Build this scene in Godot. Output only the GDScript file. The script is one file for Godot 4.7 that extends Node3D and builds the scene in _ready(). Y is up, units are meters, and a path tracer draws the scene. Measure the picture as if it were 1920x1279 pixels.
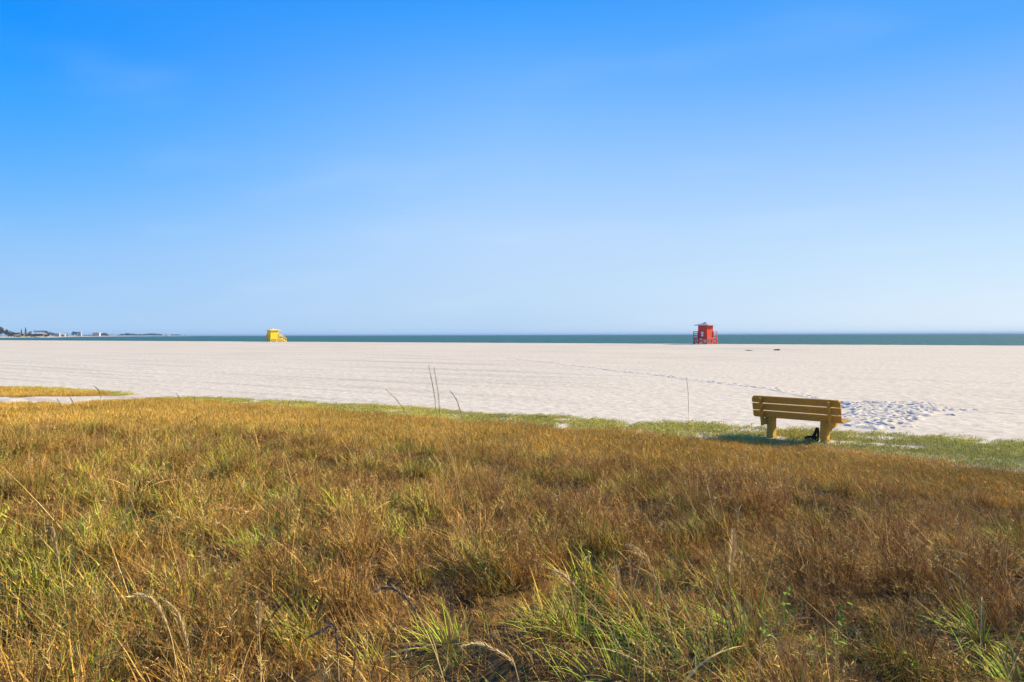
extends Node3D
# A wide white beach seen over a dry grassy dune: bench, two lifeguard stands, sea and a hazy far shore.

const SUN_DIR := Vector3(0.96, 0.0, -0.27)
const SUN_HEIGHT := 28.0
const EXPOSURE := 1.75
const SEA_LEVEL := -0.7

# ---- how the land lies: s runs from the sea (0 at the top of the sand bank) to the dune, t along the shore
const EDGE := [[-60, 106.6], [-45, 106.2], [-39, 105.8], [-36.5, 104.9], [-32.7, 104.6], [-29.6, 104.9], [-27.7, 104.9], [-26.5, 103.9], [-24.9, 103.8], [-22.3, 103.4], [-20.3, 103.0], [-18.3, 103.0], [-16.5, 102.9], [-14.0, 102.5], [-12.0, 102.5], [-10.7, 102.0], [-9.3, 101.85], [-8.0, 101.85], [-6.6, 101.3], [-5.3, 101.4], [-4.7, 101.45], [12, 101.0]]
const OCHRE := [[-60, 107.0], [-40, 106.3], [-33, 105.4], [-27, 105.2], [-21, 104.55], [-15.6, 104.45], [-13.3, 104.25], [-11.5, 104.15], [-10.2, 103.95], [-8.9, 103.8], [-7.7, 104.3], [-6.5, 104.5], [-5.7, 104.6], [-4.85, 104.8], [6, 104.9]]
const ROUGH := [[-60, 113.0], [-30, 112.5], [-21.6, 112.0], [-19, 110.3], [-17.3, 108.8], [-14.3, 109.0], [-11.6, 108.6], [-10.5, 107.4], [-8.2, 108.0], [-6.25, 107.6], [-5, 107.6], [8, 107.5]]
# where the green clumps stand
const GREEN := [Vector2(0.10, -3.18), Vector2(0.36, -3.71), Vector2(0.76, -3.74), Vector2(0.95, -3.27), Vector2(0.50, -3.17), Vector2(1.26, -3.63), Vector2(2.59, -3.75), Vector2(2.38, -3.22), Vector2(-0.87, -3.08), Vector2(-0.35, -3.71), Vector2(-5.23, -7.82), Vector2(-2.35, -7.14), Vector2(-4.13, -7.81), Vector2(1.37, -6.45)]
# grass stalks one can tell apart: label, share of the stem that carries seed, stem from root to tip, where it is rooted
const STALKS := [
	["left one of two tall thin twin stalks rising against the sand at mid picture",0.30,[Vector3(0.000,0.298,0.000),Vector3(-0.162,0.866,0.002),Vector3(-0.272,1.225,0.007),Vector3(-0.327,1.338,0.015),Vector3(-0.345,1.507,0.027),Vector3(-0.379,1.712,0.042),Vector3(-0.396,1.809,0.060)],Vector3(-0.393,0,-6.526)],
	["right one of two tall thin twin stalks rising against the sand at mid picture",0.30,[Vector3(0.000,0.315,0.000),Vector3(-0.115,0.783,0.002),Vector3(-0.220,1.124,0.007),Vector3(-0.272,1.343,0.015),Vector3(-0.279,1.513,0.027),Vector3(-0.301,1.683,0.042),Vector3(-0.318,1.805,0.060)],Vector3(-0.383,0,-6.195)],
	["tall grass stalk slanting up to the left just left of the twin stalks",0.30,[Vector3(0.000,0.267,0.000),Vector3(-0.211,0.691,0.002),Vector3(-0.461,1.057,0.010),Vector3(-0.581,1.266,0.022),Vector3(-0.695,1.435,0.038),Vector3(-0.791,1.532,0.060)],Vector3(-0.520,0,-7.155)],
	["grass stalk with thick dark head just right of the twin stalks",0.24,[Vector3(0.000,0.278,0.000),Vector3(-0.089,0.709,0.002),Vector3(-0.183,1.029,0.010),Vector3(-0.245,1.307,0.022),Vector3(-0.291,1.457,0.038),Vector3(-0.352,1.549,0.060)],Vector3(-0.260,0,-6.792)],
	["lone upright grass stalk with narrow head standing left of the bench",0.36,[Vector3(0.000,0.031,0.000),Vector3(-0.016,0.372,0.002),Vector3(-0.026,0.645,0.010),Vector3(-0.029,0.995,0.022),Vector3(-0.041,1.268,0.038),Vector3(-0.069,1.478,0.060)],Vector3(2.587,0,-9.914)],
	["tall stalk with curved dark tip in front of the sandy path mouth",0.16,[Vector3(0.000,0.345,0.000),Vector3(-0.023,0.721,0.002),Vector3(-0.044,1.101,0.010),Vector3(-0.062,1.330,0.022),Vector3(-0.079,1.407,0.038),Vector3(-0.120,1.457,0.060)],Vector3(-5.245,0,-8.812)],
	["leaning stalk with dark head crossing the sandy path, third from the left picture edge",0.16,[Vector3(0.000,0.328,0.000),Vector3(-0.056,0.662,0.004),Vector3(-0.130,0.929,0.015),Vector3(-0.184,1.142,0.034),Vector3(-0.219,1.236,0.060)],Vector3(-6.019,0,-9.681)],
	["short dark tipped stalk leaning left where the sandy path meets the beach",0.30,[Vector3(0.000,0.098,0.000),Vector3(-0.008,0.418,0.004),Vector3(-0.024,0.685,0.015),Vector3(-0.037,0.779,0.034),Vector3(-0.081,0.863,0.060)],Vector3(-7.178,0,-14.793)],
	["short upright stalk with dark blunt head beside the sandy path's narrow end",0.28,[Vector3(0.000,0.065,0.000),Vector3(-0.007,0.399,0.007),Vector3(-0.008,0.655,0.027),Vector3(-0.004,0.743,0.060)],Vector3(-7.189,0,-15.489)],
	["leftmost leaning stalk in front of the sandy path",0.20,[Vector3(0.000,0.286,0.000),Vector3(-0.064,0.674,0.007),Vector3(-0.129,0.962,0.027),Vector3(-0.159,1.054,0.060)],Vector3(-7.411,0,-11.407)],
	["thin stalk between the leaning dark headed stalk and the curved one by the path",0.20,[Vector3(0.000,0.267,0.000),Vector3(-0.047,0.659,0.007),Vector3(-0.078,0.913,0.027),Vector3(-0.083,1.007,0.060)],Vector3(-7.017,0,-11.521)],
	["dark purple drooping seed head leaning right above the yellow lawn",0.42,[Vector3(0.000,0.246,0.000),Vector3(0.020,0.567,0.004),Vector3(0.068,0.742,0.015),Vector3(0.143,0.810,0.034),Vector3(0.238,0.854,0.060)],Vector3(-5.050,0,-10.571)],
	["small stalk with reddish tip at the lawn edge left of the slanting stalk",0.35,[Vector3(0.000,0.016,0.000),Vector3(0.016,0.347,0.007),Vector3(0.024,0.577,0.027),Vector3(0.083,0.676,0.060)],Vector3(-5.052,0,-15.365)],
	["dark reddish brown seed plume standing in front of the ochre lawn",0.40,[Vector3(0.000,0.178,0.000),Vector3(0.004,0.578,0.007),Vector3(0.011,0.809,0.027),Vector3(-0.004,0.887,0.060)],Vector3(-2.953,0,-10.465)],
	["thin leaning stalk crossing the ochre lawn below the slanting stalk",0.30,[Vector3(0.000,0.102,0.000),Vector3(-0.077,0.578,0.007),Vector3(-0.143,0.803,0.027),Vector3(-0.198,0.904,0.060)],Vector3(-2.120,0,-11.360)],
	["pale stalk curling over to the right on the yellow lawn",0.40,[Vector3(0.000,0.007,0.000),Vector3(0.018,0.356,0.007),Vector3(0.067,0.464,0.027),Vector3(0.199,0.480,0.060)],Vector3(-7.029,0,-16.947)],
	["thick pale plume arching left in the lower left foreground",0.38,[Vector3(0.000,0.457,0.000),Vector3(-0.050,0.789,0.002),Vector3(-0.089,0.912,0.010),Vector3(-0.123,0.967,0.022),Vector3(-0.166,0.997,0.038),Vector3(-0.204,0.998,0.060)],Vector3(-1.420,0,-2.933)],
	["shorter pale plume just right of the thick arching plume",0.42,[Vector3(0.000,0.457,0.000),Vector3(-0.033,0.718,0.004),Vector3(-0.055,0.824,0.015),Vector3(-0.074,0.887,0.034),Vector3(-0.094,0.926,0.060)],Vector3(-1.436,0,-3.065)],
	["drooping dark seed head arching left in the lower middle foreground",0.36,[Vector3(0.000,0.442,0.000),Vector3(-0.088,0.721,0.002),Vector3(-0.167,0.893,0.007),Vector3(-0.212,0.953,0.015),Vector3(-0.257,0.993,0.027),Vector3(-0.301,1.001,0.042),Vector3(-0.346,0.987,0.060)],Vector3(-0.263,0,-2.998)],
	["pale bent dead stalk arching left low in the bottom foreground",0.45,[Vector3(0.000,0.430,0.000),Vector3(-0.097,0.609,0.004),Vector3(-0.170,0.664,0.015),Vector3(-0.254,0.704,0.034),Vector3(-0.317,0.706,0.060)],Vector3(0.094,0,-3.109)],
	["straw coloured stalk bending left above the big green clumps",0.25,[Vector3(0.000,0.399,0.000),Vector3(-0.081,0.714,0.002),Vector3(-0.127,0.836,0.010),Vector3(-0.181,0.948,0.022),Vector3(-0.234,0.997,0.038),Vector3(-0.279,1.026,0.060)],Vector3(0.869,0,-3.534)],
	["straight pale stalk slanting left over the big green clumps",0.25,[Vector3(0.000,0.408,0.000),Vector3(-0.136,0.664,0.004),Vector3(-0.232,0.777,0.015),Vector3(-0.327,0.881,0.034),Vector3(-0.388,0.923,0.060)],Vector3(0.593,0,-3.457)],
	["upright dead brown stalk among the big green clumps",0.20,[Vector3(0.000,0.419,0.000),Vector3(-0.067,0.685,0.004),Vector3(-0.110,0.800,0.015),Vector3(-0.118,0.954,0.034),Vector3(-0.134,1.046,0.060)],Vector3(0.597,0,-3.127)],
	["very tall straight thin stalk right of the big green clumps",0.30,[Vector3(0.000,0.408,0.000),Vector3(0.004,0.811,0.004),Vector3(0.007,0.988,0.015),Vector3(0.011,1.117,0.034),Vector3(0.007,1.210,0.060)],Vector3(0.996,0,-3.146)],
	["upright pale stem at the bottom left with no curve",0.20,[Vector3(0.000,0.456,0.000),Vector3(-0.005,0.740,0.007),Vector3(-0.002,0.862,0.027),Vector3(0.007,0.981,0.060)],Vector3(-1.067,0,-2.892)],
	["pale short stalk standing in the brown grass near the left picture edge",0.30,[Vector3(0.000,0.455,0.000),Vector3(-0.031,0.726,0.004),Vector3(-0.041,0.850,0.015),Vector3(-0.045,0.945,0.034),Vector3(-0.042,1.036,0.060)],Vector3(-2.493,0,-3.815)],
	["kinked stalk with dark drooping tip low left of the green clumps",0.35,[Vector3(0.000,0.449,0.000),Vector3(-0.012,0.689,0.002),Vector3(-0.017,0.785,0.010),Vector3(-0.027,0.855,0.022),Vector3(-0.064,0.837,0.038),Vector3(-0.108,0.824,0.060)],Vector3(-0.744,0,-2.945)],
	["pale twig lying over low among the green blades",0.20,[Vector3(0.000,0.402,0.000),Vector3(-0.073,0.423,0.007),Vector3(-0.162,0.415,0.027),Vector3(-0.265,0.367,0.060)],Vector3(0.404,0,-3.716)],
]

var rng := RandomNumberGenerator.new()
var wavy := FastNoiseLite.new()
var patchy := FastNoiseLite.new()
var taken := {}
var mats := {}


class Builder:
	# collects triangles of one mesh
	var v := PackedVector3Array()
	var n := PackedVector3Array()
	var c := PackedColorArray()
	var uv := PackedVector2Array()
	var ix := PackedInt32Array()
	var color := Color.WHITE

	func face(points: Array, away: Vector3) -> void:
		var nn: Vector3 = (points[2] - points[0]).cross(points[1] - points[0]).normalized()
		var mid := Vector3.ZERO
		for p in points:
			mid += p
		mid /= points.size()
		var pts := points
		if nn.dot(mid - away) < 0.0:
			nn = -nn
			pts = points.duplicate()
			pts.reverse()
		var at := v.size()
		for p in pts:
			v.append(p)
			n.append(nn)
			c.append(color)
		for k in range(1, pts.size() - 1):
			ix.append(at)
			ix.append(at + k)
			ix.append(at + k + 1)

	func box(center: Vector3, size: Vector3, bevel := 0.0, turn := Basis.IDENTITY) -> void:
		var h := size / 2.0
		var b := minf(bevel, minf(h.x, minf(h.y, h.z)) * 0.45)
		var at := func(sx: int, sy: int, sz: int, axis: int) -> Vector3:
			var p := Vector3(sx * (h.x - b), sy * (h.y - b), sz * (h.z - b))
			p[axis] += b * [sx, sy, sz][axis]
			return center + turn * p
		for s in [-1, 1]:
			face([at.call(s, -1, -1, 0), at.call(s, 1, -1, 0), at.call(s, 1, 1, 0), at.call(s, -1, 1, 0)], center)
			face([at.call(-1, s, -1, 1), at.call(1, s, -1, 1), at.call(1, s, 1, 1), at.call(-1, s, 1, 1)], center)
			face([at.call(-1, -1, s, 2), at.call(1, -1, s, 2), at.call(1, 1, s, 2), at.call(-1, 1, s, 2)], center)
		if b <= 0.0:
			return
		for s in [-1, 1]:
			for r in [-1, 1]:
				face([at.call(s, r, -1, 0), at.call(s, r, 1, 0), at.call(s, r, 1, 1), at.call(s, r, -1, 1)], center)
				face([at.call(s, -1, r, 0), at.call(s, 1, r, 0), at.call(s, 1, r, 2), at.call(s, -1, r, 2)], center)
				face([at.call(-1, s, r, 1), at.call(1, s, r, 1), at.call(1, s, r, 2), at.call(-1, s, r, 2)], center)
				for q in [-1, 1]:
					face([at.call(s, r, q, 0), at.call(s, r, q, 1), at.call(s, r, q, 2)], center)

	func prism(outline: Array, depth: float, place: Transform3D) -> void:
		# a convex outline in x and y, pushed out both ways along z
		var mid := place.origin
		var sum := Vector3.ZERO
		for p in outline:
			sum += place * Vector3(p.x, p.y, 0)
		mid = sum / outline.size()
		var front := []
		var back := []
		for p in outline:
			front.append(place * Vector3(p.x, p.y, depth / 2))
			back.append(place * Vector3(p.x, p.y, -depth / 2))
		face(front, mid)
		face(back, mid)
		for k in outline.size():
			var m := (k + 1) % outline.size()
			face([front[k], front[m], back[m], back[k]], mid)

	func beam(a: Vector3, b: Vector3, wide: float, thick: float) -> void:
		var along := (b - a).normalized()
		var side := along.cross(Vector3.UP if absf(along.y) < 0.9 else Vector3.RIGHT).normalized()
		box((a + b) / 2, Vector3(wide, thick, a.distance_to(b)), 0.008, Basis(side, along.cross(side), along) if along.cross(side).y > 0 else Basis(side, along.cross(side), along))

	func tube(points: Array, radii: Array, sides := 4) -> void:
		var at := v.size()
		for k in points.size():
			var along: Vector3 = (points[mini(k + 1, points.size() - 1)] - points[maxi(k - 1, 0)]).normalized()
			var side := along.cross(Vector3(0.3, 0.1, 0.95)).normalized()
			var up := side.cross(along)
			for j in sides:
				var a := TAU * j / sides
				var out := side * cos(a) + up * sin(a)
				v.append(points[k] + out * radii[k])
				n.append(out)
				c.append(color)
		for k in points.size() - 1:
			for j in sides:
				var p := at + k * sides + j
				var q := at + k * sides + (j + 1) % sides
				for i in [p, q, p + sides, q, q + sides, p + sides]:
					ix.append(i)

	func blade(root: Vector3, tip_way: Vector3, length: float, width: float, bend: float, steps := 3) -> void:
		# a tapering strip that starts upright and bends over towards tip_way
		var flat := Vector3(tip_way.x, 0, tip_way.z)
		var across := flat.cross(Vector3.UP).normalized() if flat.length() > 0.001 else Vector3.RIGHT
		var at := v.size()
		var p := root
		var way := (Vector3.UP + flat * 0.6).normalized()
		for k in steps + 1:
			var u := float(k) / steps
			var w := width * 0.5 * (1.0 - u * u * 0.92)
			var nn := way.cross(across).normalized()
			v.append(p - across * w)
			v.append(p + across * w)
			for j in 2:
				n.append(nn)
				c.append(color)
			way = (way + (flat * 1.1 - Vector3(0, 0.55, 0)) * bend / steps).normalized()
			p += way * (length / steps)
			if k < steps:
				var i := at + k * 2
				for j in [i, i + 1, i + 2, i + 1, i + 3, i + 2]:
					ix.append(j)

	func mesh() -> ArrayMesh:
		var a := []
		a.resize(Mesh.ARRAY_MAX)
		a[Mesh.ARRAY_VERTEX] = v
		a[Mesh.ARRAY_NORMAL] = n
		a[Mesh.ARRAY_COLOR] = c
		a[Mesh.ARRAY_INDEX] = ix
		if uv.size() == v.size():
			a[Mesh.ARRAY_TEX_UV] = uv
		var m := ArrayMesh.new()
		m.add_surface_from_arrays(Mesh.PRIMITIVE_TRIANGLES, a)
		return m


# ------------------------------------------------------------------ helpers

func sea_way(x: float, z: float) -> Vector2:
	return Vector2((x - 69.7) * -0.5524 + (z + 95.0) * 0.8337, (x - 69.7) * 0.8337 + (z + 95.0) * 0.5524)


func from_st(s: float, t: float) -> Vector2:
	return Vector2(69.7 - 0.5524 * s + 0.8337 * t, -95.0 + 0.8337 * s + 0.5524 * t)


func table(rows: Array, x: float) -> float:
	if x <= rows[0][0]:
		return rows[0][1]
	for k in range(1, rows.size()):
		if x <= rows[k][0]:
			return lerpf(rows[k - 1][1], rows[k][1], (x - rows[k - 1][0]) / float(rows[k][0] - rows[k - 1][0]))
	return rows[-1][1]


func height(x: float, z: float) -> float:
	var st := sea_way(x, z)
	var s := st.x
	var y: float = 0.45 * pow(clampf(1.0 - s / 100.0, 0.0, 1.0), 1.3) if s >= 0.0 else maxf(-1.6, 0.45 + s * 0.08)
	y += 0.5 * smoothstep(105.5, 117.0, s)
	var lump := smoothstep(107.0, 110.0, s)
	y += wavy.get_noise_2d(x * 0.9, z * 0.9) * (0.012 + 0.10 * lump)
	y -= 0.22 * lump * hollow(st)
	if s < 104.0 and s > -2.0:
		y += wavy.get_noise_2d(s * 7.0 + 300.0, st.y * 1.1) * 0.014
		if s > 60.0:
			y += wavy.get_noise_2d(x * 3.6 + 90.0, z * 3.6) * 0.02 * smoothstep(-0.15, 0.4, patchy.get_noise_2d(x * 0.22, z * 0.22) + 0.1)
	return y


func hollow(st: Vector2) -> float:
	# 1 in the dips between the grass hummocks
	return smoothstep(0.05, 0.24, patchy.get_noise_2d(st.x * 2.6 + 70.0, st.y * 1.4))


func numbered(called: String) -> String:
	if not taken.has(called):
		taken[called] = 0
		return called
	taken[called] += 1
	return "%s_%03d" % [called, taken[called]]


func thing(called: String, label: String, category: String, at := Vector3.ZERO, turn := 0.0, group := "") -> Node3D:
	var o := Node3D.new()
	o.name = numbered(called)
	add_child(o)
	o.position = at
	o.rotation.y = turn
	tag(o, label, category, group)
	return o


func tag(o: Node, label: String, category: String, group := "", kind := "") -> void:
	o.set_meta("label", label)
	o.set_meta("category", category)
	if group != "":
		o.set_meta("group", group)
	if kind != "":
		o.set_meta("kind", kind)


func part(called: String, b: Builder, m: Material, parent: Node) -> MeshInstance3D:
	var o := MeshInstance3D.new()
	o.name = called
	o.mesh = b.mesh()
	o.material_override = m
	o.cast_shadow = GeometryInstance3D.SHADOW_CASTING_SETTING_ON
	parent.add_child(o, true)
	return o


func paint(linear: Color, rough := 0.8, spec := 0.3) -> StandardMaterial3D:
	var m := StandardMaterial3D.new()
	m.albedo_color = linear.linear_to_srgb()
	m.roughness = rough
	m.metallic_specular = spec
	return m


func grain_image(size: int, seed_: int, freq: float, lo: float, hi: float, octaves := 4, stretch := 1) -> ImageTexture:
	# a seamless grey texture between lo and hi (sRGB values)
	var f := FastNoiseLite.new()
	f.seed = seed_
	f.frequency = freq
	f.fractal_octaves = octaves
	var im := f.get_seamless_image(size, size / stretch, false, false, 0.15)
	im.convert(Image.FORMAT_RGB8)
	im.resize(size, size, Image.INTERPOLATE_CUBIC)
	for y in size:
		for x in size:
			var g := lerpf(lo, hi, im.get_pixel(x, y).r)
			im.set_pixel(x, y, Color(g, g, g))
	return ImageTexture.create_from_image(im)


# ------------------------------------------------------------------ the scene

func _ready() -> void:
	rng.seed = 7
	wavy.seed = 3
	wavy.frequency = 0.35
	wavy.fractal_octaves = 3
	patchy.seed = 11
	patchy.frequency = 0.55
	patchy.fractal_octaves = 3
	make_camera_and_light()
	make_materials()
	make_sand()
	make_sea()
	make_soil()
	print("ground ", Time.get_ticks_msec())
	make_far_shore()
	print("far ", Time.get_ticks_msec())
	make_grass()
	print("grass ", Time.get_ticks_msec())
	make_bench()
	make_bag()
	make_stands()
	make_stalks()
	make_clumps()
	make_wrack()
	print("done ", Time.get_ticks_msec())


func make_camera_and_light() -> void:
	var cam := Camera3D.new()
	cam.name = "camera"
	add_child(cam)
	cam.position = Vector3(0, 2.1, 0)
	cam.rotation = Vector3(-0.00898, 0, deg_to_rad(-0.143))
	cam.fov = 53.09
	cam.near = 0.05
	cam.far = 40000.0
	cam.current = true

	var env := Environment.new()
	env.tonemap_mode = Environment.TONE_MAPPER_LINEAR
	env.tonemap_exposure = EXPOSURE
	env.background_mode = Environment.BG_SKY
	env.sdfgi_enabled = true
	env.ssao_enabled = true
	env.ssil_enabled = true
	env.fog_enabled = true
	env.fog_density = 0.00008
	env.fog_light_color = Color(0.62, 0.79, 1.0)
	var sky := Sky.new()
	var pano := PanoramaSkyMaterial.new()
	pano.panorama = sky_image()
	sky.sky_material = pano
	env.sky = sky
	var we := WorldEnvironment.new()
	we.name = "environment"
	we.environment = env
	add_child(we)

	var sun := DirectionalLight3D.new()
	sun.name = "sun"
	sun.light_energy = 1.6
	sun.light_color = Color(1.0, 0.92, 0.68)
	sun.light_angular_distance = 0.5
	sun.shadow_enabled = true
	add_child(sun)
	var e := deg_to_rad(SUN_HEIGHT)
	var to_sun := SUN_DIR.normalized() * cos(e) + Vector3.UP * sin(e)
	sun.basis = Basis.looking_at(-to_sun, Vector3.UP)


func sky_image() -> ImageTexture:
	# clear air: paler towards the sun's side and towards the horizon; a little thin high cloud
	var rows := [
		[37.0, [[0, 228, 242, 255], [1, 228, 243, 255], [6.3, 200, 230, 255], [11.6, 168, 209, 255], [16.6, 130, 188, 255], [20.8, 88, 171, 255], [35, 60, 150, 245], [90, 44, 116, 215]]],
		[74.0, [[0, 189, 217, 246], [1.25, 190, 218, 247], [3, 193, 221, 249], [7.9, 187, 219, 255], [14.4, 151, 201, 255], [20.5, 110, 180, 255], [26, 62, 160, 255], [40, 38, 140, 242], [90, 44, 116, 215]]],
		[111.0, [[0, 174, 209, 247], [1, 175, 210, 247], [6.3, 148, 200, 253], [11.6, 98, 180, 255], [16.6, 58, 164, 255], [20.8, 28, 150, 255], [35, 14, 128, 240], [90, 44, 116, 215]]],
	]
	var w := 1024
	var h := 512
	var thin := FastNoiseLite.new()
	thin.seed = 5
	thin.frequency = 0.9
	thin.fractal_octaves = 4
	var sun_turn := rad_to_deg(atan2(SUN_DIR.x, -SUN_DIR.z))
	# one colour for each height and each of the three directions
	var cols := []
	for k in 3:
		var list := []
		for y in h:
			var el := maxf(90.0 - (y + 0.5) / h * 180.0, 0.0)
			var t: Array = rows[k][1]
			var c := Color8(t[-1][1], t[-1][2], t[-1][3])
			for j in range(1, t.size()):
				if el <= t[j][0]:
					var f: float = (el - t[j - 1][0]) / (t[j][0] - t[j - 1][0])
					c = Color(lerpf(t[j - 1][1], t[j][1], f) / 255.0, lerpf(t[j - 1][2], t[j][2], f) / 255.0, lerpf(t[j - 1][3], t[j][3], f) / 255.0)
					break
			list.append(c.srgb_to_linear())
		cols.append(list)
	var im := Image.create(w, h, false, Image.FORMAT_RGBF)
	for x in w:
		var turn := (x + 0.5) / w * 360.0
		var away := absf(wrapf(turn - sun_turn, -180.0, 180.0))
		for y in h:
			var c: Color
			if away < 74.0:
				var f := clampf((away - 37.0) / 37.0, -0.35, 1.0)
				c = cols[0][y] * (1.0 - f) + cols[1][y] * f
			else:
				c = cols[1][y].lerp(cols[2][y], smoothstep(0.0, 1.0, minf((away - 74.0) / 37.0, 1.0)) * 0.5 + minf((away - 74.0) / 37.0, 1.0) * 0.5)
			var up := deg_to_rad(90.0 - (y + 0.5) / h * 180.0)
			if up > 0.0:
				var a := deg_to_rad(turn)
				var d := Vector3(sin(a) * cos(up), sin(up), -cos(a) * cos(up))
				var q := d / (d.y + 0.12)
				var wisp := smoothstep(0.05, 0.75, thin.get_noise_2d(q.x * 0.55 + q.z * 0.25, q.z * 1.1 - q.x * 0.4))
				c = c.lerp(Color(0.75, 0.87, 1.0), wisp * 0.11)
			im.set_pixel(x, y, Color(c.r / EXPOSURE, c.g / EXPOSURE, c.b / EXPOSURE))
	return ImageTexture.create_from_image(im)


func make_materials() -> void:
	var sand := paint(Color(0.725, 0.65, 0.575), 0.95, 0.1)
	sand.vertex_color_use_as_albedo = true
	sand.albedo_texture = grain_image(1024, 21, 0.02, 0.86, 1.0, 5)
	sand.heightmap_enabled = true
	sand.heightmap_texture = grain_image(1024, 22, 0.02, 0.0, 1.0, 4)
	sand.heightmap_scale = 2.2
	mats.sand = sand

	var soil := paint(Color(1, 1, 1), 1.0, 0.05)
	soil.vertex_color_use_as_albedo = true
	soil.albedo_texture = grain_image(512, 31, 0.06, 0.55, 1.0)
	soil.uv1_triplanar = true
	soil.uv1_world_triplanar = true
	soil.uv1_scale = Vector3(0.6, 0.6, 0.6)
	mats.soil = soil

	var water := paint(Color(0.05, 0.165, 0.172), 0.55, 0.25)
	water.albedo_texture = grain_image(512, 41, 0.03, 0.75, 1.0, 4, 4)
	water.heightmap_enabled = true
	water.heightmap_texture = grain_image(512, 42, 0.03, 0.0, 1.0, 4, 4)
	water.heightmap_scale = 60.0
	water.uv1_scale = Vector3(0.11, 0.17, 1.0)
	mats.water = water

	var grass := paint(Color(1, 1, 1), 0.75, 0.25)
	grass.vertex_color_use_as_albedo = true
	grass.backlight_enabled = true
	grass.backlight = Color(0.26, 0.26, 0.2)
	grass.cull_mode = BaseMaterial3D.CULL_DISABLED
	mats.grass = grass

	for k in 2:
		var wood := paint(Color(0.74, 0.425, 0.085), 0.75, 0.2)
		wood.albedo_texture = grain_image(512, 51, 0.03, 0.62, 1.0, 5)
		wood.uv1_triplanar = true
		wood.uv1_scale = Vector3(1.2, 9.0, 9.0) if k == 0 else Vector3(9.0, 1.2, 9.0)
		mats["wood" if k == 0 else "wood_upright"] = wood
	mats.red = paint(Color(0.62, 0.075, 0.05), 0.6)
	mats.yellow = paint(Color(0.78, 0.56, 0.05), 0.6)
	mats.roof_pale = paint(Color(0.40, 0.41, 0.47), 0.6)
	mats.roof_white = paint(Color(0.45, 0.45, 0.45), 0.7)
	mats.roof_cream = paint(Color(0.78, 0.66, 0.22), 0.6)
	mats.white = paint(Color(0.80, 0.80, 0.78), 0.6)
	mats.glass_dark = paint(Color(0.04, 0.05, 0.07), 0.15, 0.5)
	mats.black = paint(Color(0.012, 0.012, 0.014), 0.8)
	mats.strap = paint(Color(0.02, 0.02, 0.024), 0.6)
	mats.wrack = paint(Color(0.06, 0.045, 0.035), 0.9)
	mats.bark = paint(Color(0.10, 0.08, 0.065), 0.95)
	mats.leaf = paint(Color(0.055, 0.075, 0.035), 0.8)
	mats.leaf_brown = paint(Color(0.11, 0.085, 0.05), 0.85)
	mats.leaf_dark = paint(Color(0.03, 0.045, 0.032), 0.8)
	mats.wall_white = paint(Color(0.45, 0.44, 0.43), 0.8)
	mats.wall_pink = paint(Color(0.55, 0.44, 0.40), 0.8)
	mats.wall_tan = paint(Color(0.42, 0.35, 0.26), 0.8)
	mats.roof_red = paint(Color(0.33, 0.15, 0.10), 0.85)
	mats.roof_brown = paint(Color(0.25, 0.17, 0.12), 0.85)
	mats.shore = paint(Color(0.48, 0.45, 0.40), 0.95)


# ------------------------------------------------------------------ ground and water

func lines(fine_from: float, fine_to: float, step: float, lo: float, hi: float, grow: float) -> Array:
	var out := []
	var x := fine_from
	while x <= fine_to:
		out.append(x)
		x += step
	var d := step
	while out[-1] < hi:
		d *= grow
		out.append(minf(out[-1] + d, hi))
	d = step
	while out[0] > lo:
		d *= grow
		out.push_front(maxf(out[0] - d, lo))
	return out


func sheet(b: Builder, rows: Array, columns: Array, place: Callable, tint: Callable, keep = null) -> void:
	# a grid of quads; place(row, column) gives points
	var w := columns.size()
	for r in rows:
		for q in columns:
			b.v.append(place.call(r, q))
			b.c.append(tint.call(r, q))
	b.n.resize(b.v.size())
	for p in b.v:
		# laid out in metres across the ground, askew to the shore
		b.uv.append(Vector2(p.x * 0.829 + p.z * 0.559, p.z * 0.829 - p.x * 0.559) / 8.7)
	for i in rows.size() - 1:
		for j in w - 1:
			var a := i * w + j
			if keep != null and not keep.call(rows[i], columns[j]):
				continue
			for k in [a, a + w, a + 1, a + 1, a + w, a + w + 1]:
				b.ix.append(k)
	# smooth normals
	for k in range(0, b.ix.size(), 3):
		var p := b.v[b.ix[k]]
		var nn := (b.v[b.ix[k + 2]] - p).cross(b.v[b.ix[k + 1]] - p)
		if k == 0 and nn.y < 0:
			b.color = Color.BLACK
		for j in 3:
			b.n[b.ix[k + j]] += nn
	for k in b.n.size():
		b.n[k] = b.n[k].normalized() if b.n[k].length() > 0 else Vector3.UP


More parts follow.
